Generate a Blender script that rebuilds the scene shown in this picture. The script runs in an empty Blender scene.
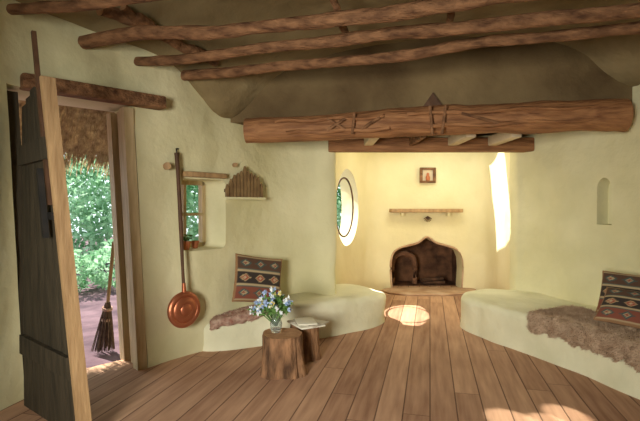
import bpy, bmesh, math, random
from mathutils import Vector, Matrix, noise
random.seed(7)
sc = bpy.context.scene
try:
    sc.view_settings.view_transform = 'Standard'
    sc.view_settings.look = 'None'
except Exception: pass
C = sc.collection

# ------------------------------------------------------------------ materials
def mat(name, c1, c2=None, scale=4.0, rough=0.8, bump=0.0, bscale=None, metal=0.0, stretch=(1,1,1), detail=6, spec=0.3, coord='Object', dist=0.02, transl=0.0):
    m = bpy.data.materials.new(name); m.use_nodes = True
    nt = m.node_tree; N = nt.nodes; L = nt.links
    b = N['Principled BSDF']
    b.inputs['Roughness'].default_value = rough
    b.inputs['Metallic'].default_value = metal
    b.inputs['Specular IOR Level'].default_value = spec
    tc = N.new('ShaderNodeTexCoord'); mp = N.new('ShaderNodeMapping')
    mp.inputs['Scale'].default_value = stretch
    L.new(tc.outputs[coord], mp.inputs['Vector'])
    nz = N.new('ShaderNodeTexNoise'); nz.inputs['Scale'].default_value = scale; nz.inputs['Detail'].default_value = detail
    L.new(mp.outputs[0], nz.inputs['Vector'])
    cr = N.new('ShaderNodeValToRGB')
    cr.color_ramp.elements[0].position = 0.3; cr.color_ramp.elements[1].position = 0.7
    cr.color_ramp.elements[0].color = (*c1, 1); cr.color_ramp.elements[1].color = (*(c2 or c1), 1)
    L.new(nz.outputs['Fac'], cr.inputs[0]); L.new(cr.outputs[0], b.inputs['Base Color'])
    if bump > 0:
        n2 = N.new('ShaderNodeTexNoise'); n2.inputs['Scale'].default_value = bscale or scale*3; n2.inputs['Detail'].default_value = 8
        L.new(mp.outputs[0], n2.inputs['Vector'])
        bp = N.new('ShaderNodeBump'); bp.inputs['Strength'].default_value = bump; bp.inputs['Distance'].default_value = dist
        L.new(n2.outputs['Fac'], bp.inputs['Height']); L.new(bp.outputs[0], b.inputs['Normal'])
    if transl > 0:
        tr = N.new('ShaderNodeBsdfTranslucent'); mx = N.new('ShaderNodeMixShader'); mx.inputs[0].default_value = transl
        L.new(cr.outputs[0], tr.inputs['Color']); L.new(b.outputs[0], mx.inputs[1]); L.new(tr.outputs[0], mx.inputs[2])
        L.new(mx.outputs[0], N['Material Output'].inputs['Surface'])
    return m

M_plaster = mat('lime_plaster', (0.62,0.58,0.34), (0.80,0.75,0.49), 1.4, 0.9, 1.0, 3.5, dist=0.035)
M_back    = mat('low_bounce_plaster', (0.10,0.08,0.05), (0.14,0.12,0.07), 1.4, 0.95, 0.5, 4.0)  # plaster darkened so the unseen back wall bounces less light
M_alcove  = mat('lime_plaster_warm', (0.74,0.66,0.40), (0.83,0.75,0.49), 1.6, 0.9, 0.7, 4.0, dist=0.03)
M_bench   = mat('bench_plaster', (0.64,0.62,0.43), (0.84,0.81,0.60), 2.2, 0.85, 0.8, 6.0, dist=0.03)
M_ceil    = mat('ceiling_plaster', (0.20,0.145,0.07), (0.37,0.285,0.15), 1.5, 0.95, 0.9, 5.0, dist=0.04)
M_gable   = mat('shade_toned_plaster', (0.10,0.062,0.028), (0.22,0.155,0.075), 1.8, 0.95, 0.9, 5.0, dist=0.04)  # shade above the beam is put into this dark tone
M_log     = mat('log_wood', (0.09,0.038,0.017), (0.34,0.17,0.08), 7, 0.75, 0.9, 25, stretch=(1,3,3))
M_beam    = mat('beam_wood', (0.17,0.068,0.028), (0.42,0.20,0.085), 6, 0.65, 0.9, 14, stretch=(0.5,4,4))
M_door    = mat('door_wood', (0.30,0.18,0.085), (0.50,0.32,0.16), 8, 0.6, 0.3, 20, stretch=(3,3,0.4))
M_door_shade   = mat('door_shade_wood', (0.030,0.024,0.014), (0.065,0.050,0.030), 8, 0.85, 0.4, 20, stretch=(3,3,0.4))  # shade on the open leaf's face is put into this dark colour
M_frame   = mat('pale_frame_wood', (0.50,0.37,0.20), (0.70,0.55,0.33), 8, 0.6, 0.3, 20, stretch=(3,3,0.4))
M_dark    = mat('dark_wood', (0.06,0.03,0.015), (0.13,0.06,0.03), 8, 0.6, 0.3, 20)
M_picket  = mat('picket_wood', (0.16,0.09,0.04), (0.28,0.18,0.08), 12, 0.7, 0.3, 20)
M_copper  = mat('copper', (0.40,0.125,0.06), (0.58,0.21,0.11), 5, 0.40, 0.15, 30, metal=0.75)
M_bark    = mat('bark', (0.07,0.035,0.018), (0.38,0.20,0.10), 14, 0.9, 1.0, 26, stretch=(1,1,0.35), dist=0.03)
M_cut     = mat('cut_wood', (0.34,0.17,0.08), (0.50,0.28,0.15), 20, 0.7, 0.3, 30)
M_terra   = mat('terracotta', (0.45,0.14,0.06), (0.55,0.20,0.09), 10, 0.8)
M_soot    = mat('soot', (0.06,0.028,0.016), (0.24,0.11,0.055), 6, 0.95, 0.6, 15)
M_char    = mat('charred_wood', (0.03,0.016,0.010), (0.12,0.06,0.035), 9, 0.95, 0.6, 15)
M_brick   = mat('sooty_brick', (0.12,0.055,0.03), (0.28,0.14,0.08), 9, 0.95, 0.6, 15)
M_stone   = mat('hearth_stone', (0.38,0.22,0.13), (0.60,0.42,0.28), 5, 0.8, 0.4, 12)
M_ground  = mat('garden_earth', (0.06,0.032,0.045), (0.17,0.10,0.12), 3, 0.95, 0.6, 12)
M_leaf    = mat('leaves', (0.10,0.30,0.12), (0.58,0.82,0.60), 1.6, 0.6, coord='Object', transl=0.45)
M_leaf2   = mat('sprig_leaves', (0.06,0.15,0.03), (0.16,0.30,0.08), 10, 0.6)
M_thatch  = mat('thatch', (0.24,0.16,0.08), (0.58,0.45,0.26), 18, 0.9, 0.8, 40, transl=0.35)
M_fleece  = mat('sheepskin', (0.42,0.27,0.17), (0.72,0.54,0.38), 14, 1.0, 1.0, 60, dist=0.03)
M_rug     = mat('woven_throw', (0.30,0.13,0.09), (0.60,0.44,0.34), 16, 1.0, 0.8, 60)
M_white   = mat('petal_white', (0.72,0.78,0.82), (0.85,0.86,0.84), 20, 0.7)
M_blue    = mat('petal_blue', (0.25,0.36,0.60), (0.45,0.55,0.75), 20, 0.7)
M_yellow  = mat('petal_yellow', (0.7,0.6,0.2), (0.8,0.7,0.3), 20, 0.7)
M_paper   = mat('magazine_cover', (0.20,0.17,0.13), (0.68,0.62,0.50), 9, 0.5)
M_paper2  = mat('magazine_pages', (0.70,0.66,0.54), (0.78,0.75,0.62), 9, 0.7)
M_black   = mat('wrought_iron', (0.02,0.02,0.02), (0.04,0.035,0.03), 9, 0.6, metal=0.5)
M_twig    = mat('broom_twigs', (0.06,0.035,0.03), (0.16,0.10,0.07), 25, 0.9)
M_block   = mat('plaster_block', (0.62,0.50,0.34), (0.72,0.60,0.43), 8, 0.9)

M_glass = bpy.data.materials.new('vase_glass'); M_glass.use_nodes = True
_b = M_glass.node_tree.nodes['Principled BSDF']
_b.inputs['Base Color'].default_value = (0.85,0.92,0.9,1); _b.inputs['Roughness'].default_value = 0.05
_b.inputs['Transmission Weight'].default_value = 0.9; _b.inputs['IOR'].default_value = 1.3

# vertex-colour fabric
M_kilim = bpy.data.materials.new('kilim_weave'); M_kilim.use_nodes = True
nt = M_kilim.node_tree; at = nt.nodes.new('ShaderNodeAttribute'); at.attribute_name = 'Col'
nt.links.new(at.outputs['Color'], nt.nodes['Principled BSDF'].inputs['Base Color'])
nt.nodes['Principled BSDF'].inputs['Roughness'].default_value = 0.95

# plank floor
def floor_mat():
    m = bpy.data.materials.new('floorboards'); m.use_nodes = True
    nt = m.node_tree; N = nt.nodes; L = nt.links; b = N['Principled BSDF']
    tc = N.new('ShaderNodeTexCoord'); sp = N.new('ShaderNodeSeparateXYZ'); L.new(tc.outputs['Object'], sp.inputs[0])
    def math_(op, a, bb=None):
        n = N.new('ShaderNodeMath'); n.operation = op
        for i, v in enumerate((a, bb)):
            if v is None: continue
            if isinstance(v, (int, float)): n.inputs[i].default_value = v
            else: L.new(v, n.inputs[i])
        return n.outputs[0]
    cx, sy = 0.9726, 0.2325
    p = math_('SUBTRACT', math_('MULTIPLY', sp.outputs[0], cx), math_('MULTIPLY', sp.outputs[1], sy))
    q = math_('ADD', math_('MULTIPLY', sp.outputs[0], sy), math_('MULTIPLY', sp.outputs[1], cx))
    w = 0.165
    pw = math_('DIVIDE', p, w)
    idx = math_('FLOOR', pw); fr = math_('FRACT', pw)
    wn = N.new('ShaderNodeTexWhiteNoise'); wn.noise_dimensions = '1D'; L.new(idx, wn.inputs['W'])
    qs = math_('ADD', math_('DIVIDE', q, 3.6), math_('MULTIPLY', wn.outputs['Value'], 7.3))
    qq = math_('FRACT', qs); qi = math_('FLOOR', qs)
    wn2 = N.new('ShaderNodeTexWhiteNoise'); wn2.noise_dimensions = '1D'
    L.new(math_('ADD', math_('MULTIPLY', idx, 3.7), qi), wn2.inputs['W'])
    cb = N.new('ShaderNodeCombineXYZ'); L.new(math_('MULTIPLY', p, 26), cb.inputs[0]); L.new(math_('MULTIPLY', q, 2.2), cb.inputs[1])
    L.new(math_('MULTIPLY', wn2.outputs['Value'], 50), cb.inputs[2])
    nz = N.new('ShaderNodeTexNoise'); nz.inputs['Scale'].default_value = 1.0; nz.inputs['Detail'].default_value = 6
    L.new(cb.outputs[0], nz.inputs['Vector'])
    nb = N.new('ShaderNodeTexNoise'); nb.inputs['Scale'].default_value = 1.3; nb.inputs['Detail'].default_value = 4
    L.new(tc.outputs['Object'], nb.inputs['Vector'])
    f = math_('ADD', math_('ADD', math_('MULTIPLY', nz.outputs['Fac'], 0.55), math_('MULTIPLY', wn2.outputs['Value'], 0.20)), math_('MULTIPLY', nb.outputs['Fac'], 0.35))
    cr = N.new('ShaderNodeValToRGB'); L.new(f, cr.inputs[0])
    cr.color_ramp.elements[0].position = 0.32; cr.color_ramp.elements[0].color = (0.29,0.148,0.088,1)
    cr.color_ramp.elements[1].position = 0.74; cr.color_ramp.elements[1].color = (0.62,0.38,0.24,1)
    e1 = math_('LESS_THAN', fr, 0.05); e2 = math_('LESS_THAN', qq, 0.0015)
    gap = math_('MAXIMUM', e1, e2)
    mx = N.new('ShaderNodeMixRGB'); L.new(math_('MULTIPLY',gap,0.75), mx.inputs[0]); L.new(cr.outputs[0], mx.inputs[1]); mx.inputs[2].default_value = (0.08,0.035,0.02,1)
    L.new(mx.outputs[0], b.inputs['Base Color'])
    b.inputs['Roughness'].default_value = 0.8; b.inputs['Specular IOR Level'].default_value = 0.22
    bp = N.new('ShaderNodeBump'); bp.inputs['Strength'].default_value = 0.5; bp.inputs['Distance'].default_value = 0.01
    L.new(math_('SUBTRACT', math_('MULTIPLY', nz.outputs['Fac'], 0.4), gap), bp.inputs['Height']); L.new(bp.outputs[0], b.inputs['Normal'])
    return m
M_floor = floor_mat()

# ------------------------------------------------------------------ mesh helpers
def mk(name, v, f, m, smooth=True, parent=None, ang=None, mats=None, fm=None):
    me = bpy.data.meshes.new(name); me.from_pydata([tuple(p) for p in v], [], f)
    bm = bmesh.new(); bm.from_mesh(me); bmesh.ops.recalc_face_normals(bm, faces=bm.faces); bm.to_mesh(me); bm.free()
    for x in (mats or [m]): me.materials.append(x)
    if fm:
        for p, i in zip(me.polygons, fm): p.material_index = i
    me.polygons.foreach_set('use_smooth', [smooth]*len(me.polygons))
    if ang: me.set_sharp_from_angle(angle=math.radians(ang))
    o = bpy.data.objects.new(name, me); C.objects.link(o)
    if parent: o.parent = parent
    return o

def empty(name):
    o = bpy.data.objects.new(name, None); C.objects.link(o); return o

def apply_mods(o):
    dg = bpy.context.evaluated_depsgraph_get(); dg.update()
    me = bpy.data.meshes.new_from_object(o.evaluated_get(dg)); o.modifiers.clear(); o.data = me

def cut(o, cutters, ang=40):
    for c in cutters:
        md = o.modifiers.new('b', 'BOOLEAN'); md.object = c; md.operation = 'DIFFERENCE'; md.solver = 'EXACT'
    apply_mods(o)
    o.data.polygons.foreach_set('use_smooth', [True]*len(o.data.polygons))
    o.data.set_sharp_from_angle(angle=math.radians(ang))
    for c in cutters: bpy.data.objects.remove(c, do_unlink=True)

def box(name, c, size, m, rz=0, parent=None, bevel=0.008, mtx=None, jitter=0):
    sx, sy, sz = [s/2 for s in size]
    bm = bmesh.new(); bmesh.ops.create_cube(bm, size=1)
    for v in bm.verts: v.co = Vector((v.co.x*sx*2, v.co.y*sy*2, v.co.z*sz*2))
    if bevel: bmesh.ops.bevel(bm, geom=bm.edges[:], offset=min(bevel, min(sx,sy,sz)*0.8), segments=2, affect='EDGES', profile=0.6)
    M = mtx if mtx is not None else Matrix.Translation(Vector(c)) @ Matrix.Rotation(rz, 4, 'Z')
    bm.transform(M)
    me = bpy.data.meshes.new(name); bm.to_mesh(me); bm.free(); me.materials.append(m)
    me.polygons.foreach_set('use_smooth', [True]*len(me.polygons)); me.set_sharp_from_angle(angle=math.radians(35))
    o = bpy.data.objects.new(name, me); C.objects.link(o)
    if parent: o.parent = parent
    return o

def catmull(P, n=8, closed=False):
    P = [Vector(p) for p in P]; out = []; L = len(P)
    rng = range(L) if closed else range(L-1)
    for i in rng:
        if closed: a,b,c,d = P[(i-1)%L],P[i],P[(i+1)%L],P[(i+2)%L]
        else: a,b,c,d = P[max(i-1,0)],P[i],P[i+1],P[min(i+2,L-1)]
        for k in range(n):
            t = k/n
            out.append(0.5*((2*b)+(c-a)*t+(2*a-5*b+4*c-d)*t*t+(3*b-a-3*c+d)*t**3))
    if not closed: out.append(P[-1])
    return out

def tube(name, pts, radii, m, seg=12, wob=0.0, parent=None, sub=1, capm=None, squash=1.0, fr=6.0):
    P = [Vector(p) for p in pts]
    if sub > 1:
        R2 = []
        P2 = catmull(P, sub)
        if isinstance(radii, (int, float)): R2 = [radii]*len(P2)
        else:
            for i in range(len(P)-1):
                for k in range(sub): R2.append(radii[i]+(radii[i+1]-radii[i])*k/sub)
            R2.append(radii[-1])
        P, radii = P2, R2
    if isinstance(radii, (int, float)): radii = [radii]*len(P)
    v, f = [], []
    up = Vector((0,0,1)) if abs((P[-1]-P[0]).normalized().z) < 0.9 else Vector((1,0,0))
    for i, p in enumerate(P):
        t = (P[min(i+1,len(P)-1)]-P[max(i-1,0)]).normalized()
        a = t.cross(up).normalized(); b = a.cross(t).normalized()
        for k in range(seg):
            th = 2*math.pi*k/seg
            d = a*math.cos(th)+b*math.sin(th)*squash
            r = radii[i]
            if wob: r *= 1+wob*noise.noise((p+d*0.15)*fr)+wob*0.5*noise.noise((p+d*0.05)*fr*3)
            v.append(p+d*r)
    for i in range(len(P)-1):
        for k in range(seg):
            k2 = (k+1)%seg
            f.append((i*seg+k, i*seg+k2, (i+1)*seg+k2, (i+1)*seg+k))
    f.append(tuple(range(seg))[::-1]); n = len(P)-1
    f.append(tuple(n*seg+k for k in range(seg)))
    fm = [0]*(len(f)-2)+[1,1]
    return mk(name, v, f, m, True, parent, 50, mats=[m, capm or m], fm=fm)

def revolve(name, prof, m, seg=24, mtx=Matrix(), parent=None, ang=50, wob=0):
    v, f = [], []
    for r, z in prof:
        for k in range(seg):
            th = 2*math.pi*k/seg
            v.append(mtx @ Vector((r*math.cos(th), r*math.sin(th), z)))
    n = len(prof)
    for i in range(n-1):
        for k in range(seg):
            k2=(k+1)%seg; f.append((i*seg+k,i*seg+k2,(i+1)*seg+k2,(i+1)*seg+k))
    f.append(tuple(range(seg))); f.append(tuple((n-1)*seg+k for k in range(seg)))
    return mk(name, v, f, m, True, parent, ang)

def frame(c, d, up=(0,0,1)):
    """basis: local x along wall direction, local y outward, local z up"""
    d = Vector(d).normalized(); x = Vector((d.x,d.y,0)); y = Vector((-d.y,d.x,0)); z = Vector(up)
    M = Matrix(((x.x,y.x,z.x,c[0]),(x.y,y.y,z.y,c[1]),(x.z,y.z,z.z,c[2] if len(c)>2 else 0),(0,0,0,1)))
    return M

def prism(name, M, outline, d0, d1, m=None, s1=1.0, smooth=False, parent=None, lean=0.0, cz=None):
    """outline (u,z) extruded from local y=d0 to d1; far side scaled s1 about its centre"""
    cu = sum(p[0] for p in outline)/len(outline); cz = sum(p[1] for p in outline)/len(outline) if cz is None else cz
    v = [M @ Vector((u+lean*z, d0, z)) for u, z in outline]
    v += [M @ Vector((cu+(u-cu)*s1+lean*z, d1, cz+(z-cz)*s1)) for u, z in outline]
    n = len(outline)
    f = [tuple(range(n)), tuple(range(n, 2*n))[::-1]] + [(i,(i+1)%n,n+(i+1)%n,n+i) for i in range(n)]
    return mk(name, v, f, m or M_plaster, smooth, parent, 40)

def wall(name, path, z0, z1, th, m, n=8, nz=26, amp=0.018, window=3, cove=0):
    P = catmull([Vector((p[0],p[1],0)) for p in path], n)
    Nn = []
    for i in range(len(P)):
        t = (P[min(i+1,len(P)-1)]-P[max(i-1,0)]).normalized(); Nn.append(Vector((-t.y,t.x,0)))
    Ns = []
    for i in range(len(P)):
        s = Vector((0,0,0))
        for k in range(-window, window+1): s += Nn[min(max(i+k,0),len(P)-1)]
        Ns.append(s.normalized())
    v, f = [], []; cols = len(P)
    for j in range(nz+1):
        z = z0+(z1-z0)*j/nz
        for i,p in enumerate(P):
            d = amp*noise.noise(Vector((p.x*1.7,p.y*1.7,z*1.7)))+amp*0.4*noise.noise(Vector((p.x*5,p.y*5,z*5)))
            q = p+Nn[i]*d; v.append((q.x,q.y,z))
    off = len(v)
    for j in range(nz+1):
        z = z0+(z1-z0)*j/nz
        for i,p in enumerate(P):
            q = p+Ns[i]*th; v.append((q.x,q.y,z))
    A = lambda i,j: j*cols+i
    B = lambda i,j: off+j*cols+i
    for j in range(nz):
        for i in range(cols-1):
            f.append((A(i,j),A(i+1,j),A(i+1,j+1),A(i,j+1)))
            f.append((B(i,j),B(i,j+1),B(i+1,j+1),B(i+1,j)))
        f.append((A(0,j),A(0,j+1),B(0,j+1),B(0,j)))
        f.append((A(cols-1,j),B(cols-1,j),B(cols-1,j+1),A(cols-1,j+1)))
    for i in range(cols-1):
        f.append((A(i,0),B(i,0),B(i+1,0),A(i+1,0)))
        f.append((A(i,nz),A(i+1,nz),B(i+1,nz),B(i,nz)))
    return mk(name, v, f, m, True, None, 50)

# ------------------------------------------------------------------ shell
left_path = [(-1.95,-1.2),(-1.97,0.6),(-2.0,2.0),(-2.03,2.75),(-1.97,3.10),(-1.70,3.36),(-1.42,3.62),(-1.17,3.93),(-0.88,4.30),(-0.52,4.78),(-0.15,5.02),(0.12,5.07),(0.17,5.14),(0.14,5.28)]
right_path = [(2.2,5.32),(2.2,5.16),(2.27,5.04),(2.45,4.6),(2.7,3.9),(2.8,3.2),(2.82,1.5),(2.8,-1.2)]
alc_path = [(0.02,5.16),(0.30,5.85),(0.55,6.5),(0.72,6.85),(1.0,7.05),(1.6,7.08),(2.15,7.05),(2.42,6.85),(2.44,6.5),(2.33,5.9),(2.24,5.4),(2.21,5.2)]

wl = wall('wall_left', left_path, -0.04, 3.2, 0.40, M_plaster, n=8, amp=0.035)
wr = wall('wall_right', right_path, -0.04, 3.2, 0.40, M_plaster, n=8, amp=0.035)
wa = wall('wall_alcove', alc_path, -0.04, 2.36, 0.36, M_alcove, n=8)
box('wall_back', (0.42,-1.28,1.58), (5.5,0.16,3.24), M_back, bevel=0)

doorM = frame((-1.70,3.36,0), (0.727,0.687))
winM = frame((-1.035,4.11,0), (0.617,0.787))
dcut = prism('c1', doorM, [(-0.40,-0.2),(0.44,-0.2),(0.44,2.08),(-0.40,2.08)], -0.25, 0.8, lean=-0.05)
def rrect(u0,u1,z0,z1,r=0.05,k=4):
    o=[]
    for cx,cz,a in ((u1-r,z1-r,0),(u0+r,z1-r,90),(u0+r,z0+r,180),(u1-r,z0+r,270)):
        for i in range(k+1):
            t=math.radians(a+90*i/k); o.append((cx+r*math.cos(t),cz+r*math.sin(t)))
    return o
wcut = prism('c2', winM, rrect(-0.235,0.235,0.90,1.53), -0.2, 0.8)
cut(wl, [dcut, wcut])

rwM = frame((0.367,6.02,1.27), (0.359,0.933))
circ = [(0.39*math.cos(2*math.pi*i/40), 0.39*math.sin(2*math.pi*i/40)) for i in range(40)]
rcut = prism('c3', rwM, circ, -0.12, 0.6, s1=2.6)
fpM = frame((1.645,7.06,0), (1,0))
half = [(0.54,-0.1),(0.56,0.3),(0.55,0.46),(0.51,0.57),(0.42,0.64),(0.28,0.68),(0.13,0.725),(0.0,0.81)]
ogee = half + [(-u,z) for u,z in half[-2::-1]]
fcut = prism('c4', fpM, ogee, -0.3, 0.8)
cut(wa, [rcut, fcut])

niM = frame((2.59,4.21,0), (0.336,-0.94))
arch = [(-0.075,1.12),(0.075,1.12),(0.075,1.42)]+[(0.075*math.cos(math.radians(a)),1.44+0.11*math.sin(math.radians(a))) for a in range(15,180,15)]+[(-0.075,1.42)]
ncut = prism('c5', niM, arch, -0.2, 0.16)
cut(wr, [ncut])

# floor
fl = [(-2.25,-1.2),(-2.3,3.0),(-2.0,3.5),(-1.68,3.84),(-1.4,4.15),(-1.1,4.6),(-0.7,5.05),(-0.2,5.35),(0.0,5.6),(0.5,7.05),(0.9,7.4),(2.4,7.4),(2.7,7.0),(2.6,5.5),(2.8,4.8),(3.05,3.9),(3.1,-1.2)]
n=len(fl)
mk('floor', [(x,y,0) for x,y in fl]+[(x,y,-0.05) for x,y in fl], [tuple(range(n)),tuple(range(n,2*n))[::-1]]+[(i,(i+1)%n,n+(i+1)%n,n+i) for i in range(n)], M_floor, False)
mk('garden_ground', [(-14,-6,-0.055),(12,-6,-0.055),(12,20,-0.055),(-14,20,-0.055)], [(0,1,2,3)], M_ground, False)

# ceiling (soft coved cob ceiling)
gA, gB = Vector((-0.95,4.36)), Vector((2.95,3.93))
bpath = [Vector(p) for p in left_path[:10]]
bpath2 = [Vector(p) for p in right_path[2:]]
def segd(p,a,b):
    ab=b-a; t=max(0,min(1,(p-a).dot(ab)/ab.length_squared)); return (p-(a+ab*t)).length
def pd(p,Q): return min(segd(p,Q[i],Q[i+1]) for i in range(len(Q)-1))
v,f=[],[]; nx,ny=64,66
gdir=(gB-gA).normalized()
for j in range(ny+1):
    for i in range(nx+1):
        x=-2.45+5.75*i/nx; y=-1.2+5.95*j/ny
        p=Vector((x,y)); d=min(pd(p,bpath),pd(p,bpath2)); dg=segd(p,gA,gB)
        if p.y>gA.y+(x-gA.x)*(gdir.y/gdir.x): dg=0
        t=((p-gA).dot(gdir)-1.95)/1.75
        z=2.80+0.12*(4.2-min(y,4.2))-0.30*math.exp(-(d/0.36)**2)+0.05*noise.noise(Vector((x,y,0))*1.5)
        z-=min(0.42,0.36*abs(t)**2.2)*math.exp(-(dg/0.45)**2)*(1 if t<0 else 0.6)
        v.append((x,y,z))
for j in range(ny):
    for i in range(nx):
        a=j*(nx+1)+i; f.append((a,a+1,a+nx+2,a+nx+1))
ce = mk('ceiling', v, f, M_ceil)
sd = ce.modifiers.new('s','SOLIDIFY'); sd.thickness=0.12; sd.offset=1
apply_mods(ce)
# alcove ceiling; unseen opening added to throw sun on the right wall
ca = box('ceiling_alcove', (1.55,6.38,2.36), (3.0,2.4,0.1), M_alcove, bevel=0)
sk = box('c6', (1.79,6.42,2.36), (0.84,1.04,0.5), M_alcove, bevel=0)
cut(ca,[sk])
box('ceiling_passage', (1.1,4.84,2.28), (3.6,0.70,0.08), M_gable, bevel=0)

# gable wall above the big beam
bd = gdir
gw = [gA+bd*t for t in (-0.1,0.8,1.6,2.4,3.2,4.0)]
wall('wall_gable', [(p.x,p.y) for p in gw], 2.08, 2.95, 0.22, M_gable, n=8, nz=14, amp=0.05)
wall('wall_alcove_header', [(-0.05,5.10),(0.8,5.12),(1.6,5.12),(2.45,5.10)], 2.02, 2.34, 0.2, M_alcove, n=5, nz=5)
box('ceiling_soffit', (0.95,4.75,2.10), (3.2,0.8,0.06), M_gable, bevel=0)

# ------------------------------------------------------------------ beams
bm_pts = [(-0.68,4.24,1.985),(0.2,4.17,2.01),(1.0,4.10,2.045),(1.8,4.0,2.06),(2.56,3.87,2.055)]
lb = empty('lintel_beam')
tube('trunk', bm_pts, [0.115,0.125,0.13,0.135,0.14], M_beam, seg=20, wob=0.14, sub=8, parent=lb, capm=M_cut, squash=0.98, fr=3)
for (xa,xb,dz) in ((-0.4,0.55,0.05),(-0.3,0.6,-0.055),(0.75,2.4,0.06),(0.95,2.3,-0.05)):
    pts=[]
    for k in range(9):
        x=xa+(xb-xa)*k/8
        zz=1.985+0.024*(x+0.68)+dz+0.010*math.sin(k*1.7)
        pts.append((x, 4.24-(x+0.68)*0.105-0.122, zz))
    tube('carved_rib', pts, 0.016, M_beam, seg=8, wob=0.3, parent=lb, sub=2)
for (xa,za,xb,zb) in ((0.28,-0.09,0.30,0.09),(0.96,-0.12,0.94,0.12),(1.04,-0.12,1.07,0.12),(0.06,-0.05,0.22,0.05),(0.22,-0.05,0.06,0.05),(0.36,-0.05,0.52,0.05),(1.2,0.05,1.5,-0.04)):
    ya=4.24-(xa+0.68)*0.105-0.13; yb=4.24-(xb+0.68)*0.105-0.13
    z0_=1.985+0.024*(xa+0.68)
    tube('carved_strut', [(xa,ya,z0_+za),((xa+xb)/2,(ya+yb)/2-0.006,z0_+(za+zb)/2),(xb,yb,z0_+zb)], 0.013, M_log, seg=8, wob=0.2, parent=lb)
il = empty('alcove_lintel')
box('plank', (1.2,5.03,1.955), (2.22,0.16,0.15), M_beam, parent=il, bevel=0.02)
for x in (0.52,0.98,1.42,1.85):
    box('ceiling_joist', (x,4.64,1.985), (0.10 if x!=0.98 else 0.05,0.62,0.10), M_block if x!=0.98 else M_log, bevel=0.015)
tr = prism('gable_vent', frame((1.01,4.14,2.185),(bd.x,bd.y)), [(-0.085,0),(0.085,0),(0.0,0.12)], -0.03, 0.05, M_dark)

def clog(a,b,r0,r1,name='ceiling_log',wig=0.03):
    a=Vector(a); b=Vector(b); pts=[]; k=9; s=random.random()*10
    for i in range(k+1):
        p=a.lerp(b,i/k); p+=Vector((0,wig*noise.noise(Vector((s,i*0.7,0))),wig*noise.noise(Vector((s,i*0.7,5))))); pts.append(p)
    return tube(name, pts, [(r0+(r1-r0)*i/k)*random.uniform(0.93,1.07) for i in range(k+1)], M_log, seg=14, wob=0.3, sub=6, capm=M_cut, fr=5)
clog((-1.74,3.34,2.48),(2.78,2.10,2.44),0.048,0.040,wig=0.06)
clog((-1.44,3.62,2.42),(2.78,2.40,2.43),0.035,0.048,wig=0.06)
clog((-1.15,3.88,2.385),(2.78,2.64,2.42),0.042,0.034,wig=0.06)
clog((-1.96,2.90,2.52),(2.78,1.75,2.5),0.036,0.038,wig=0.06)
clog((-1.50,3.15,2.66),(-0.86,3.86,2.47),0.042,0.037,wig=0.06)
clog((-1.36,3.20,2.66),(-0.98,3.78,2.49),0.03,0.028,wig=0.06)
clog((0.06,2.95,2.69),(0.20,3.35,2.50),0.026,0.026)
clog((0.75,2.55,2.66),(0.88,3.15,2.50),0.03,0.026)
clog((0.30,2.75,2.62),(1.75,2.62,2.60),0.03,0.036)

# ------------------------------------------------------------------ doorway
dl = empty('door_lintel')
L0 = doorM @ Vector((-0.40,-0.05,2.13)); L1 = doorM @ Vector((0.54,-0.05,2.10))
box('board', (0,0,0), (0.98,0.13,0.10), M_log, parent=dl, mtx=frame((L0+L1)/2,(0.727,0.687)), bevel=0.02)
df = empty('door_1')
def leanpost(nm,u,y,w,dp,z0,z1,lean,m,par):
    return prism(nm, doorM, [(u-w/2,z0),(u+w/2,z0),(u+w/2,z1),(u-w/2,z1)], y-dp/2, y+dp/2, m, lean=lean, parent=par)
leanpost('jamb_post', 0.395,0.03,0.075,0.10,0.0,2.05,-0.05,M_frame,df)
leanpost('inner_stop', 0.41,0.16,0.03,0.12,0.0,2.05,-0.05,M_frame,df)
leanpost('outer_post', 0.395,0.33,0.06,0.10,0.0,2.05,-0.05,M_frame,df)
leanpost('hinge_post', -0.36,0.05,0.07,0.12,0.0,2.05,-0.05,M_door_shade,df)
leaf = empty('plank_door')
hx,hy = -1.93,2.98
fx,fy = -1.50,2.50
dv = Vector((fx-hx,fy-hy,0)); ln = dv.length; dv.normalize()
LM = frame((hx,hy,0),(dv.x,dv.y))
def lp(nm,u0,u1,z0,z1,y0,y1,m):
    v=[]
    for y in (y0,y1):
        for u,z in ((u0,z0),(u1,z0),(u1,z1),(u0,z1)):
            p = LM @ Vector((u,y,z)); p.x += (0.20*(1-z/2.0)-0.0)*min(1,max(0,u/ln))+0.02; v.append(p)
    f=[(0,1,2,3),(7,6,5,4),(0,4,5,1),(1,5,6,2),(2,6,7,3),(3,7,4,0)]
    return mk(nm,v,f,m,False,leaf)
nb=5
for i in range(nb):
    u0=ln*i/nb; u1=ln*(i+1)/nb-0.006
    lp('plank_%d'%(i+1),u0,u1,0.0,1.93+0.03*((i*7)%3),-0.015,0.015,M_door_shade)
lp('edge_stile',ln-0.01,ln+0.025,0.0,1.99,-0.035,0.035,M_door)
lp('ledge_1',0.02,ln-0.015,0.35,0.47,-0.045,-0.016,M_door_shade)
lp('ledge_2',0.02,ln-0.015,1.55,1.67,-0.045,-0.016,M_door_shade)
lp('latch',ln-0.16,ln-0.012,1.22,1.26,-0.045,-0.018,M_black)
lp('latch_pull',ln-0.10,ln-0.07,1.12,1.5,-0.075,-0.046,M_black)
lp('tall_batten',ln-0.085,ln-0.05,1.30,2.25,-0.040,-0.018,M_dark)

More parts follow.
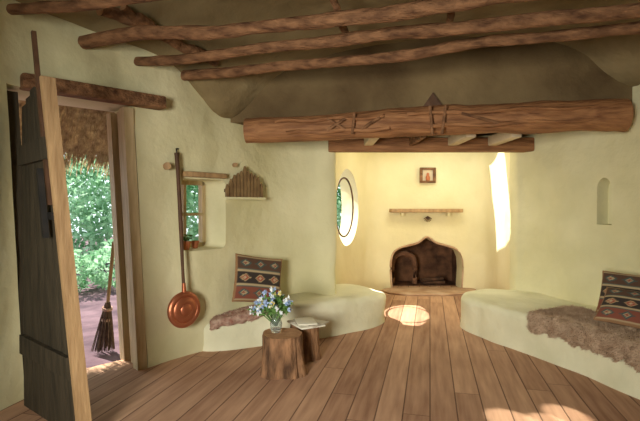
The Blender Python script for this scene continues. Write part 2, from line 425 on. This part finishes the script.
# ------------------------------------------------------------------ window_1
w1 = empty('window_1')
def wp(nm,u0,u1,z0,z1,y0=0.28,y1=0.33,m=M_frame):
    return prism(nm, winM, [(u0,z0),(u1,z0),(u1,z1),(u0,z1)], y0,y1,m,parent=w1)
wp('stile_l',-0.235,-0.195,0.90,1.53); wp('stile_r',0.195,0.235,0.90,1.53)
wp('rail_b',-0.235,0.235,0.90,0.94); wp('rail_t',-0.235,0.235,1.49,1.53)
wp('mullion',-0.014,0.014,0.92,1.51); wp('glazing_bar',-0.21,0.21,1.20,1.225)
box('window_lintel', (0,0,0), (0.44,0.07,0.045), M_door, mtx=frame((-1.015,4.075,1.565),(0.617,0.787)), bevel=0.012)
def pot(name,p,s,plant=True):
    e=empty(name); M=Matrix.Translation(Vector(p))@Matrix.Scale(s,4)
    revolve('clay_pot',[(0.03,0),(0.045,0.07),(0.052,0.072),(0.052,0.09),(0.044,0.09),(0.040,0.075),(0.001,0.072)],M_terra,20,M,e)
    if plant:
        v,f=[],[]
        for k in range(40):
            a=random.uniform(0,6.28); r=random.uniform(0.01,0.055); z=0.09+random.uniform(0,0.07)
            c=Vector((r*math.cos(a),r*math.sin(a),z)); d=Vector((random.uniform(-1,1),random.uniform(-1,1),random.uniform(0,1))).normalized()*0.02
            s_=d.cross(Vector((random.random(),random.random(),0.3))).normalized()*0.012
            b=len(v); v+=[M@(c-d),M@(c+s_),M@(c+d),M@(c-s_)]; f.append((b,b+1,b+2,b+3))
        mk('foliage',v,f,M_leaf2,False,e)
p=winM@Vector((-0.12,0.10,0.903)); pot('potted_plant',p,0.85)
p=winM@Vector((0.02,0.16,0.903)); pot('terracotta_pot',p,0.75,False)
box('window_sill', (0,0,0), (0.46,0.30,0.02), M_plaster, mtx=frame(winM@Vector((0,0.17,0.892)),(0.617,0.787)), bevel=0.005)

# round window
w2 = empty('window_2')
ring=[rwM@Vector((0.385*math.cos(2*math.pi*i/40),0.05,0.385*math.sin(2*math.pi*i/40))) for i in range(41)]
tube('ring_frame', ring, 0.012, M_dark, seg=8, parent=w2)

# ------------------------------------------------------------------ benches
def bench(name, out, h, r, m):
    P = catmull([Vector((x,y,0)) for x,y in out], 8, True)
    n=len(P); area=sum(P[i].x*P[(i+1)%n].y-P[(i+1)%n].x*P[i].y for i in range(n))
    s=1 if area>0 else -1
    Nn=[]
    for i in range(n):
        t=(P[(i+2)%n]-P[i-2]).normalized(); Nn.append(Vector((-t.y,t.x,0))*s)
    rings=[(0.0,0.0,0),(0.012,0.25,0),(0.006,0.55,0),(0,0.75,0)]
    v,f=[],[]
    allr=[]
    for ins,fr,_ in rings: allr.append((ins,lambda hh,fr=fr:(hh-r)*fr/0.75))
    for k in range(1,7):
        a=math.pi/2*k/6; allr.append((r*(1-math.cos(a)), lambda hh,a=a:hh-r+r*math.sin(a)))
    allr.append((r+0.05, lambda hh:hh+0.004))
    for ins,zf in allr:
        for i,p in enumerate(P):
            q=p+Nn[i]*ins; hh=h(p.x,p.y)
            d=0.03*noise.noise(Vector((q.x*3,q.y*3,zf(hh)*3)))
            q=q-Nn[i]*d; v.append((q.x,q.y,zf(hh)+(0.018*noise.noise(Vector((q.x*4,q.y*4,1))) if zf(hh)>0.1 else 0)))
    for j in range(len(allr)-1):
        for i in range(n):
            i2=(i+1)%n; f.append((j*n+i,j*n+i2,(j+1)*n+i2,(j+1)*n+i))
    f.append(tuple((len(allr)-1)*n+i for i in range(n))); f.append(tuple(range(n))[::-1])
    return mk(name,v,f,m,True,None,60)
lh=lambda x,y: 0.24+0.11*min(1,max(0,(x+1.0)/0.6)) - 0.03*min(1,max(0,(x-0.3)/0.4))
bench('cob_bench', [(-1.04,4.08),(-0.80,4.13),(-0.42,4.28),(-0.02,4.46),(0.33,4.68),(0.62,4.93),(0.73,5.16),(0.68,5.42),(0.48,5.60),(0.22,5.66),(0.04,5.45),(-0.08,5.22),(-0.5,4.98),(-0.9,4.48),(-1.08,4.2)], lh, 0.06, M_bench)
rh=lambda x,y: 0.345
bench('cob_bench', [(1.50,4.78),(1.60,4.42),(1.80,4.00),(1.99,3.55),(2.13,3.07),(2.20,2.5),(2.22,1.6),(2.5,1.2),(2.92,1.4),(2.94,2.6),(2.86,3.8),(2.62,4.6),(2.32,5.15),(1.95,5.30),(1.60,5.12)], rh, 0.06, M_bench)

# ------------------------------------------------------------------ textiles
def kilim(u,v):
    au,av=abs(u),abs(v)
    if au>0.93 or av>0.95: return (0.28,0.15,0.07)
    row=int((v+0.95)/1.9*3); fv=((v+0.95)/1.9*3)%1
    if fv<0.07 or fv>0.93: return (0.42,0.32,0.18)
    if fv<0.13 or fv>0.87: return (0.07,0.09,0.08)
    cu=((u+0.93)/1.86*3)%1
    d=abs(cu-0.5)*1.0+abs(fv-0.5)*1.3
    if row%2==1:
        if d<0.12: return (0.45,0.36,0.22)
        if d<0.26: return (0.30,0.06,0.035)
        if d<0.36: return (0.42,0.30,0.16)
        return (0.035,0.025,0.02)
    if d<0.12: return (0.25,0.05,0.03)
    if d<0.22: return (0.40,0.30,0.17)
    if d<0.38: return (0.05,0.08,0.075)
    return (0.20,0.06,0.035) if row==0 else (0.09,0.045,0.025)
def cushion(name,w,h,t,M,pat=kilim,N=44):
    v,f,col=[],[],[]
    for side in (1,-1):
        for j in range(N+1):
            for i in range(N+1):
                u=2*i/N-1; w_=2*j/N-1
                th=t/2*max(0,(1-abs(u)**3.2))**0.55*max(0,(1-abs(w_)**3.2))**0.55
                x=u*w/2*(1-0.05*(1-w_*w_)); z=w_*h/2*(1-0.05*(1-u*u))
                v.append(M@Vector((x,-side*(th+0.004*noise.noise(Vector((u*4,w_*4,side)))) ,z+h/2)))
                col.append(pat(u,w_) if side==1 else (0.3,0.17,0.09))
    K=(N+1)**2
    for s in range(2):
        for j in range(N):
            for i in range(N):
                a=s*K+j*(N+1)+i; f.append((a,a+1,a+N+2,a+N+1) if s==0 else (a,a+N+1,a+N+2,a+1))
    o=mk(name,v,f,M_kilim); 
    ca=o.data.color_attributes.new('Col','FLOAT_COLOR','POINT')
    for i,c in enumerate(col): ca.data[i].color=(*c,1)
    return o
def tiltM(p, faceang, lean, roll=0):
    return Matrix.Translation(Vector(p)) @ Matrix.Rotation(faceang,4,'Z') @ Matrix.Rotation(-lean,4,'X') @ Matrix.Rotation(roll,4,'Y')
cushion('kilim_cushion',0.49,0.46,0.12,tiltM((-0.60,4.35,0.365),0.5,math.radians(17),math.radians(10)))
cushion('kilim_cushion',0.46,0.36,0.13,tiltM((2.42,3.62,0.41),-0.95,math.radians(20),0.0))
cushion('kilim_cushion',0.44,0.34,0.12,tiltM((2.24,3.36,0.41),-0.85,math.radians(48),0.05))

def drape(name, front, width, over, hf, m, thick=0.025, nu=60, nv=34, amp=0.02, fr=9, rag=0.03, pile=0, plen=0.02):
    """front: list of xy along bench front edge; cloth runs from behind to over the edge"""
    P=catmull([Vector((x,y,0)) for x,y in front], 12); L=len(P)
    v,f=[],[]; nrm=[]
    for i in range(nu+1):
        k=i/nu*(L-1); a=int(min(k,L-2)); p=P[a].lerp(P[a+1],k-a); t=(P[a+1]-P[a]).normalized(); nn=Vector((-t.y,t.x,0))
        if nn.y<0: nn=-nn
        for j in range(nv+1):
            s=j/nv*(width+over*(1+0.25*noise.noise(Vector((i*0.12,3,0)))))*(1+rag*0.3*math.sin(i*0.9))
            hh=hf(p.x,p.y)+thick
            if s<width: q=p+nn*(width-s); z=hh
            else:
                e=s-width; rr=0.06
                ang=min(e/rr,math.pi/2); q=p-nn*(rr*math.sin(ang)*0.45); z=hh-rr*(1-math.cos(ang))*0.9-max(0,e-rr*math.pi/2)
                q=q-nn*0.020
            d=amp*noise.noise(Vector((q.x*fr,q.y*fr,z*fr)))+amp*0.5*noise.noise(Vector((q.x*fr*3,q.y*fr*3,z*fr*3)))
            edge=min(i,nu-i,j*1.2,(nv-j)*1.2)/5.0; dz=-(thick-0.004)*max(0,1-edge)**2
            if s<width: q=Vector((q.x,q.y,z+abs(d)*0.9+dz)); nrm.append(Vector((0,0,1)))
            else: q=Vector((q.x,q.y,z))-nn*(abs(d)+ (dz*0.5)); nrm.append((-nn+Vector((0,0,0.2))).normalized())
            v.append(q)
    for i in range(nu):
        for j in range(nv):
            a=i*(nv+1)+j; f.append((a,a+1,a+nv+2,a+nv+1))
    nbase=len(v)
    for k in range(pile):
        a=random.randrange(nbase); c=v[a]+Vector((random.uniform(-1,1),random.uniform(-1,1),random.uniform(-.5,.5)))*0.006
        d=(nrm[a]*0.7+Vector((random.gauss(0,.6),random.gauss(0,.6),random.gauss(0,.3)-0.25))).normalized()*plen*random.uniform(0.6,1.3)
        s_=d.cross(Vector((random.gauss(0,1),random.gauss(0,1),random.gauss(0,1)))).normalized()*0.0028
        b=len(v); v+=[c-s_,c+s_,c+d]; f.append((b,b+1,b+2))
    return mk(name,v,f,m)
drape('sheepskin_throw', [(2.24,2.35),(2.17,2.9),(2.09,3.25),(1.99,3.62),(1.84,3.98)], 0.50, 0.20, rh, M_fleece, 0.035, amp=0.020, nu=110, nv=60, fr=10, pile=26000, plen=0.026)
drape('woven_throw', [(-0.98,4.10),(-0.80,4.13),(-0.60,4.22),(-0.30,4.36)], 0.18, 0.12, lh, M_rug, 0.03, nu=60, nv=30, amp=0.020, fr=8, pile=3500, plen=0.012)

# ------------------------------------------------------------------ stumps
def stump(name,c,r,h,seed,flare=0.12):
    v,f=[],[]; seg=56; nz=14
    for j in range(nz+1):
        z=h*j/nz
        for k in range(seg):
            a=2*math.pi*k/seg; d=Vector((math.cos(a),math.sin(a),0))
            rr=r*(1+0.16*noise.noise(d*1.3+Vector((seed,0,z)))+0.09*noise.noise(d*5+Vector((seed,z*1.2,0)))+0.05*noise.noise(d*14+Vector((seed,z*4,0))))
            rr*=1+flare*(1-j/nz)**2*(1+0.8*math.sin(a*3+seed))
            if j==nz: rr*=0.965
            v.append((c[0]+d.x*rr,c[1]+d.y*rr,z))
    for j in range(nz):
        for k in range(seg):
            k2=(k+1)%seg; f.append((j*seg+k,j*seg+k2,(j+1)*seg+k2,(j+1)*seg+k))
    fm=[0]*len(f); v.append((c[0],c[1],h+0.003)); ci=len(v)-1
    for k in range(seg): f.append((nz*seg+k,nz*seg+(k+1)%seg,ci)); fm.append(1)
    f.append(tuple(range(seg))[::-1]); fm.append(0)
    return mk(name,v,f,None,True,None,45,mats=[M_bark,M_cut],fm=fm)
stump('tree_stump_table',(-0.29,3.58),0.165,0.30,3)
stump('tree_stump_table',(-0.14,3.91),0.12,0.29,8)

# vase of flowers
vf = empty('flower_vase'); VM=Matrix.Translation((-0.345,3.60,0.304))
revolve('glass_vase',[(0.036,0),(0.045,0.03),(0.048,0.07),(0.036,0.11),(0.032,0.13),(0.040,0.15),(0.036,0.15),(0.028,0.13),(0.032,0.11),(0.043,0.07),(0.040,0.03),(0.01,0.012)],M_glass,24,VM,vf)
bl={'w':([],[]),'b':([],[]),'y':([],[]),'l':([],[])}
def addleaf(key,c,d,s,L_):
    V,F=bl[key]; b=len(V); V+= [c-d*L_,c+s,c+d*L_,c-s]; F.append((b,b+1,b+2,b+3))
for k in range(58):
    a=random.uniform(0,6.28); rr=math.sqrt(random.random())*0.18
    top=Vector((rr*math.cos(a)*1.0-0.025,rr*math.sin(a)*0.75,0.315-rr*0.80+random.uniform(-0.03,0.05)))
    top=VM@top; base=VM@Vector((0.01*math.cos(a),0.01*math.sin(a),0.05)); mid=(top+base)/2+Vector((0,0,0.03))
    tube('stem',[base,mid,top],0.0022,M_leaf2,seg=5,parent=vf)
    key=random.choice('wwwbbby')
    for q in range(16):
        d=Vector((random.gauss(0,1),random.gauss(0,1),random.gauss(0,1))).normalized()
        s=d.cross(Vector((random.random(),1,random.random()))).normalized()*0.008
        addleaf(key,top+d*random.uniform(0.004,0.017),d,s,0.012)
    for q in range(9):
        d=Vector((random.gauss(0,1),random.gauss(0,1),random.gauss(0,0.6))).normalized()
        s=d.cross(Vector((random.random(),1,random.random()))).normalized()*0.008
        addleaf('l',mid.lerp(top,random.uniform(0.1,0.9))+d*0.02,d,s,0.024)
for key,m_ in (('w',M_white),('b',M_blue),('y',M_yellow),('l',M_leaf2)):
    mk('blooms_'+key,bl[key][0],bl[key][1],m_,False,vf)

mg = empty('magazine_stack')
box('magazine_1',(-0.12,3.87,0.302),(0.22,0.29,0.014),M_paper2,rz=0.5,parent=mg,bevel=0.003)
box('magazine_2',(-0.10,3.86,0.317),(0.21,0.28,0.012),M_paper,rz=0.9,parent=mg,bevel=0.003)
box('magazine_3',(-0.12,3.83,0.330),(0.16,0.22,0.010),M_paper2,rz=0.2,parent=mg,bevel=0.003)

# ------------------------------------------------------------------ warming pan
wpn = empty('warming_pan')
nrm=Vector((0.75,-0.66,0)).normalized(); 
zc=Vector((-1.125,3.80,0.435)); zax=nrm; xax=Vector((0.66,0.75,0)).normalized(); yax=Vector((0,0,1))
PM=Matrix(((xax.x,yax.x,zax.x,zc.x),(xax.y,yax.y,zax.y,zc.y),(xax.z,yax.z,zax.z,zc.z),(0,0,0,1)))
revolve('pan',[(0.05,-0.05),(0.12,-0.045),(0.145,-0.02),(0.150,0.0),(0.152,0.006),(0.148,0.014),(0.135,0.024),(0.115,0.027),(0.108,0.020),(0.100,0.028),(0.06,0.038),(0.052,0.034),(0.045,0.042),(0.015,0.046)],M_copper,40,PM,wpn,ang=60)
tube('handle',[zc+Vector((0,0,0.14)),zc+Vector((-0.012,0.0,0.35)),zc+Vector((-0.03,0.015,0.7)),zc+Vector((-0.055,0.03,1.10)),zc+Vector((-0.07,0.04,1.30))],[0.014,0.013,0.018,0.016,0.021],M_dark,seg=12,sub=6,parent=wpn)
tube('ferrule',[zc+Vector((0,0,0.13)),zc+Vector((-0.003,0,0.22))],[0.02,0.016],M_copper,seg=12,parent=wpn)
tube('hanging_hook',[zc+Vector((-0.07,0.04,1.30)),zc+Vector((-0.075,0.045,1.335)),zc+Vector((-0.07,0.10,1.34))],0.006,M_black,seg=8,parent=wpn)
for (x,y,z,r) in ((-1.27,3.77,1.62,0.03),(-0.83,4.38,1.68,0.022)):
    tube('wall_peg',[(x-0.01,y+0.05,z),(x+0.03,y-0.03,z)],r,M_door,seg=10,wob=0.2)

# carved wooden pickets on a little shelf
cr_ = empty('carved_picket_ornament'); CM=frame((-0.725,4.42,0),(0.70,0.714))
hs=[0.12,0.17,0.21,0.23,0.25,0.30,0.26,0.24,0.22,0.20,0.14]
for i,hh in enumerate(hs):
    u=-0.20+0.40*i/(len(hs)-1)
    prism('picket_%d'%(i+1),CM,[(u-0.015,1.375),(u+0.015,1.375),(u+0.015,1.375+hh-0.04),(u,1.375+hh),(u-0.015,1.375+hh-0.04)],-0.016,0.008,M_picket,parent=cr_)
prism('cross_rail',CM,[(-0.215,1.42),(0.215,1.42),(0.215,1.45),(-0.215,1.45)],0.009,0.025,M_dark,parent=cr_)
prism('shelf',CM,[(-0.23,1.352),(0.23,1.352),(0.23,1.375),(-0.23,1.375)],-0.04,0.06,M_plaster,parent=cr_)

# ------------------------------------------------------------------ fireplace
fp = empty('fireplace')
fb=[(0.98,7.44),(0.98,8.05),(2.31,8.05),(2.31,7.44)]
v=[(x,y,z) for z in (-0.03,1.25) for x,y in fb]
mk('firebox',v,[(0,1,5,4),(1,2,6,5),(2,3,7,6),(4,5,6,7),(0,3,2,1)],M_soot,False,fp)
rim=[fpM@Vector((u,0.0,max(z,0.0))) for u,z in ogee]
tube('arch_rim',rim,0.016,M_stone,seg=8,parent=fp,sub=4,wob=0.3)
inner=[(-0.05,0.0),(-0.05,0.34),(-0.12,0.46),(-0.24,0.50),(-0.36,0.46),(-0.42,0.34),(-0.42,0.0)]
tube('inner_arch',[Vector((1.62+u,7.62,z)) for u,z in inner],0.045,M_brick,seg=8,parent=fp,sub=3,wob=0.3)
for i in range(4):
    a=random.uniform(-0.5,0.5); y=7.45+0.06*(i%2); z=0.03+0.05*(i//2)
    x=1.80+random.uniform(-0.08,0.08)
    tube('firewood_%d'%(i+1),[(x-0.18*math.cos(a),y-0.1*math.sin(a),z),(x+0.18*math.cos(a),y+0.1*math.sin(a),z+0.02)],0.028,M_char,seg=9,wob=0.3,parent=fp,sub=1)
hs_=[(1.0,7.0),(1.0,6.70),(1.3,6.55),(1.75,6.54),(2.1,6.62),(2.3,6.80),(2.3,7.02),(1.65,7.08)]
bench('hearth_slab',hs_,lambda x,y:0.035,0.015,M_stone)
ms=empty('mantel_shelf')
box('board',(1.60,6.97,1.215),(1.08,0.20,0.055),M_door,parent=ms,bevel=0.012)
for x in (1.25,1.95): box('bracket',(x,7.0,1.165),(0.05,0.13,0.06),M_alcove,parent=ms,bevel=0.01)
ic=empty('wall_icon')
for nm,c,s,m_ in (('frame_top',(1.645,7.035,1.855),(0.24,0.05,0.035),M_log),('frame_bottom',(1.645,7.035,1.655),(0.24,0.05,0.035),M_log),('frame_left',(1.545,7.035,1.755),(0.04,0.05,0.20),M_log),('frame_right',(1.745,7.035,1.755),(0.04,0.05,0.20),M_log),('panel',(1.645,7.05,1.755),(0.18,0.02,0.18),M_block)):
    box(nm,c,s,m_,parent=ic,bevel=0.005)
revolve('figure',[(0.03,0),(0.035,0.05),(0.02,0.08),(0.022,0.10),(0.005,0.12)],M_terra,12,Matrix.Translation((1.645,7.02,1.675)),ic)
so=empty('dried_sprig')
for k in range(7):
    a=math.radians(-60+20*k)
    tube('stalk_%d'%(k+1),[(1.645,7.02,1.13),(1.645+0.07*math.sin(a),7.02,1.13-0.09*math.cos(a))],0.006,M_twig,seg=6,parent=so)

# ------------------------------------------------------------------ outside
def leaves(name,clumps,nleaf,size,m):
    v,f=[],[]
    for (c,r) in clumps:
        c=Vector(c)
        for k in range(nleaf):
            d=Vector((random.gauss(0,1),random.gauss(0,1),random.gauss(0,1))).normalized()
            rad=random.uniform(0.72,1.05)*(1+0.25*noise.noise(d*3+c))
            p=c+Vector((d.x*r[0],d.y*r[1],d.z*r[2]))*rad
            if p.z<-0.03: continue
            t=Vector((random.gauss(0,1),random.gauss(0,1),random.gauss(0,0.8))).normalized()
            s=t.cross(Vector((random.gauss(0,1),random.gauss(0,1),random.gauss(0,1)))).normalized()*size*0.5
            b=len(v); v+=[p-t*size,p+s,p+t*size,p-s]; f.append((b,b+1,b+2,b+3))
    return mk(name,v,f,m,False)
cl=[]
for x in (-8.5,-7,-5.6,-4.4,-3.2,-2.0,-0.8,0.4,1.6):
    cl.append(((x,9.9+random.uniform(-0.3,0.6),1.4),(1.1,0.8,1.5)))
    cl.append(((x+0.5,11.4,2.6),(1.3,1.0,2.0)))
leaves('garden_hedge',cl,1500,0.085,M_leaf)
leaves('garden_shrub',[((-4.1,6.9,0.30),(0.7,0.5,0.38)),((-3.3,7.6,0.3),(0.6,0.5,0.4))],900,0.06,M_leaf)

th=empty('thatch_eave')
v=[]
s0,s1=-1.6,2.15
secs=[(0.44,2.54),(0.44,2.34),(1.28,1.80),(1.42,1.84),(1.40,1.98)]
for s in (s0,s1):
    for o_,z in secs: v.append(doorM@Vector((s,o_,z)))
k=len(secs)
mk('thatch_body',v,[tuple(range(k)),tuple(range(k,2*k))[::-1]]+[(i,(i+1)%k,k+(i+1)%k,k+i) for i in range(k)],M_thatch,False,th)
v,f=[],[]
for i in range(4200):
    s=random.uniform(s0,s1); o_=random.uniform(0.5,1.45); z=2.34-(o_-0.44)*0.63-0.005
    if random.random()<0.5: o_=random.uniform(1.22,1.45); z=random.uniform(1.80,1.95)
    l=random.uniform(0.08,0.24)
    a=doorM@Vector((s,o_,z+0.02)); b_=doorM@Vector((s+random.uniform(-0.03,0.03),o_+l*0.6,z-l*0.65)); w_=Vector((0.004,0.004,0))
    q=len(v); v+=[a-w_,a+w_,b_+w_*0.4,b_-w_*0.4]; f.append((q,q+1,q+2,q+3))
mk('straw',v,f,M_thatch,False,th)

br=empty('besom_broom')
bt=Vector((-1.99,4.20,-0.05)); tp=Vector((-1.79,3.99,0.98)); ax=(tp-bt).normalized()
tube('broomstick',[bt+ax*0.40,tp],0.015,M_door,seg=8,parent=br,wob=0.2)
for i in range(110):
    a=random.uniform(0,6.28); r=math.sqrt(random.random())
    o1=Vector((math.cos(a),math.sin(a),0))
    tube('twig',[bt+ax*0.50+o1*0.018*r,bt+ax*0.36+o1*0.045*r,bt+ax*0.02+o1*0.10*r+Vector((0,0,0.01))],[0.005,0.005,0.003],M_twig,seg=4,parent=br)
for z in (0.44,0.34): 
    tube('binding',[bt+ax*(z-0.012),bt+ax*(z+0.012)],[0.046,0.044],M_rug,seg=12,parent=br)

# ------------------------------------------------------------------ lights
w=bpy.data.worlds.new('sky'); sc.world=w; w.use_nodes=True
bg=w.node_tree.nodes['Background']; bg.inputs[0].default_value=(0.80,0.92,0.95,1); bg.inputs[1].default_value=2.0
def look(o,t): o.rotation_euler=(Vector(t)-o.location).to_track_quat('-Z','Y').to_euler()
s=bpy.data.lights.new('sun','SUN'); s.energy=12; s.angle=0.012; s.color=(1,0.95,0.84)
so_=bpy.data.objects.new('sun',s); C.objects.link(so_); so_.location=(-6,10,12)
so_.rotation_euler=Vector((0.577,-0.45,-1)).to_track_quat('-Z','Y').to_euler()
def area(name,loc,tgt,sx,sy,e,col,spread=180):
    a=bpy.data.lights.new(name,'AREA'); a.shape='RECTANGLE'; a.size=sx; a.size_y=sy; a.energy=e; a.color=col; a.spread=math.radians(spread)
    o=bpy.data.objects.new(name,a); C.objects.link(o); o.location=loc; look(o,tgt); return o
area('room_fill',(-1.25,-0.9,1.35),(0.75,4.5,0.65),0.8,1.0,56,(1,0.97,0.86),84)  # added fill lamp behind the camera; the back wall has no window
area('alcove_fill',(1.3,5.75,2.28),(1.3,5.9,0),0.9,0.6,15,(1,0.93,0.70))  # added fill lamp under the alcove ceiling, hidden by the lintel
def spot(name,loc,t,deg,e):
    sp=bpy.data.lights.new(name,'SPOT'); sp.energy=e; sp.spot_size=math.radians(deg); sp.spot_blend=0.3; sp.color=(1,0.94,0.80); sp.shadow_soft_size=0.02
    o=bpy.data.objects.new(name,sp); C.objects.link(o); o.location=loc; look(o,t)
spot('floor_patch_spot',(2.3,0.7,2.3),(1.17,2.74,0),5,850)  # added spots, here and below, imitate sun patches on the boards
spot('floor_patch_spot',(2.3,0.7,2.3),(1.38,2.72,0),4,850)
spot('floor_patch_spot',(2.3,0.7,2.3),(1.53,2.82,0),4.5,850)

# ------------------------------------------------------------------ camera
cam=bpy.data.cameras.new('camera'); cam.lens=25.875; cam.sensor_width=36; cam.clip_start=0.02
co=bpy.data.objects.new('camera',cam); C.objects.link(co); co.location=(0,0,1.3)
co.rotation_euler=(math.radians(90-0.68),0,0); sc.camera=co
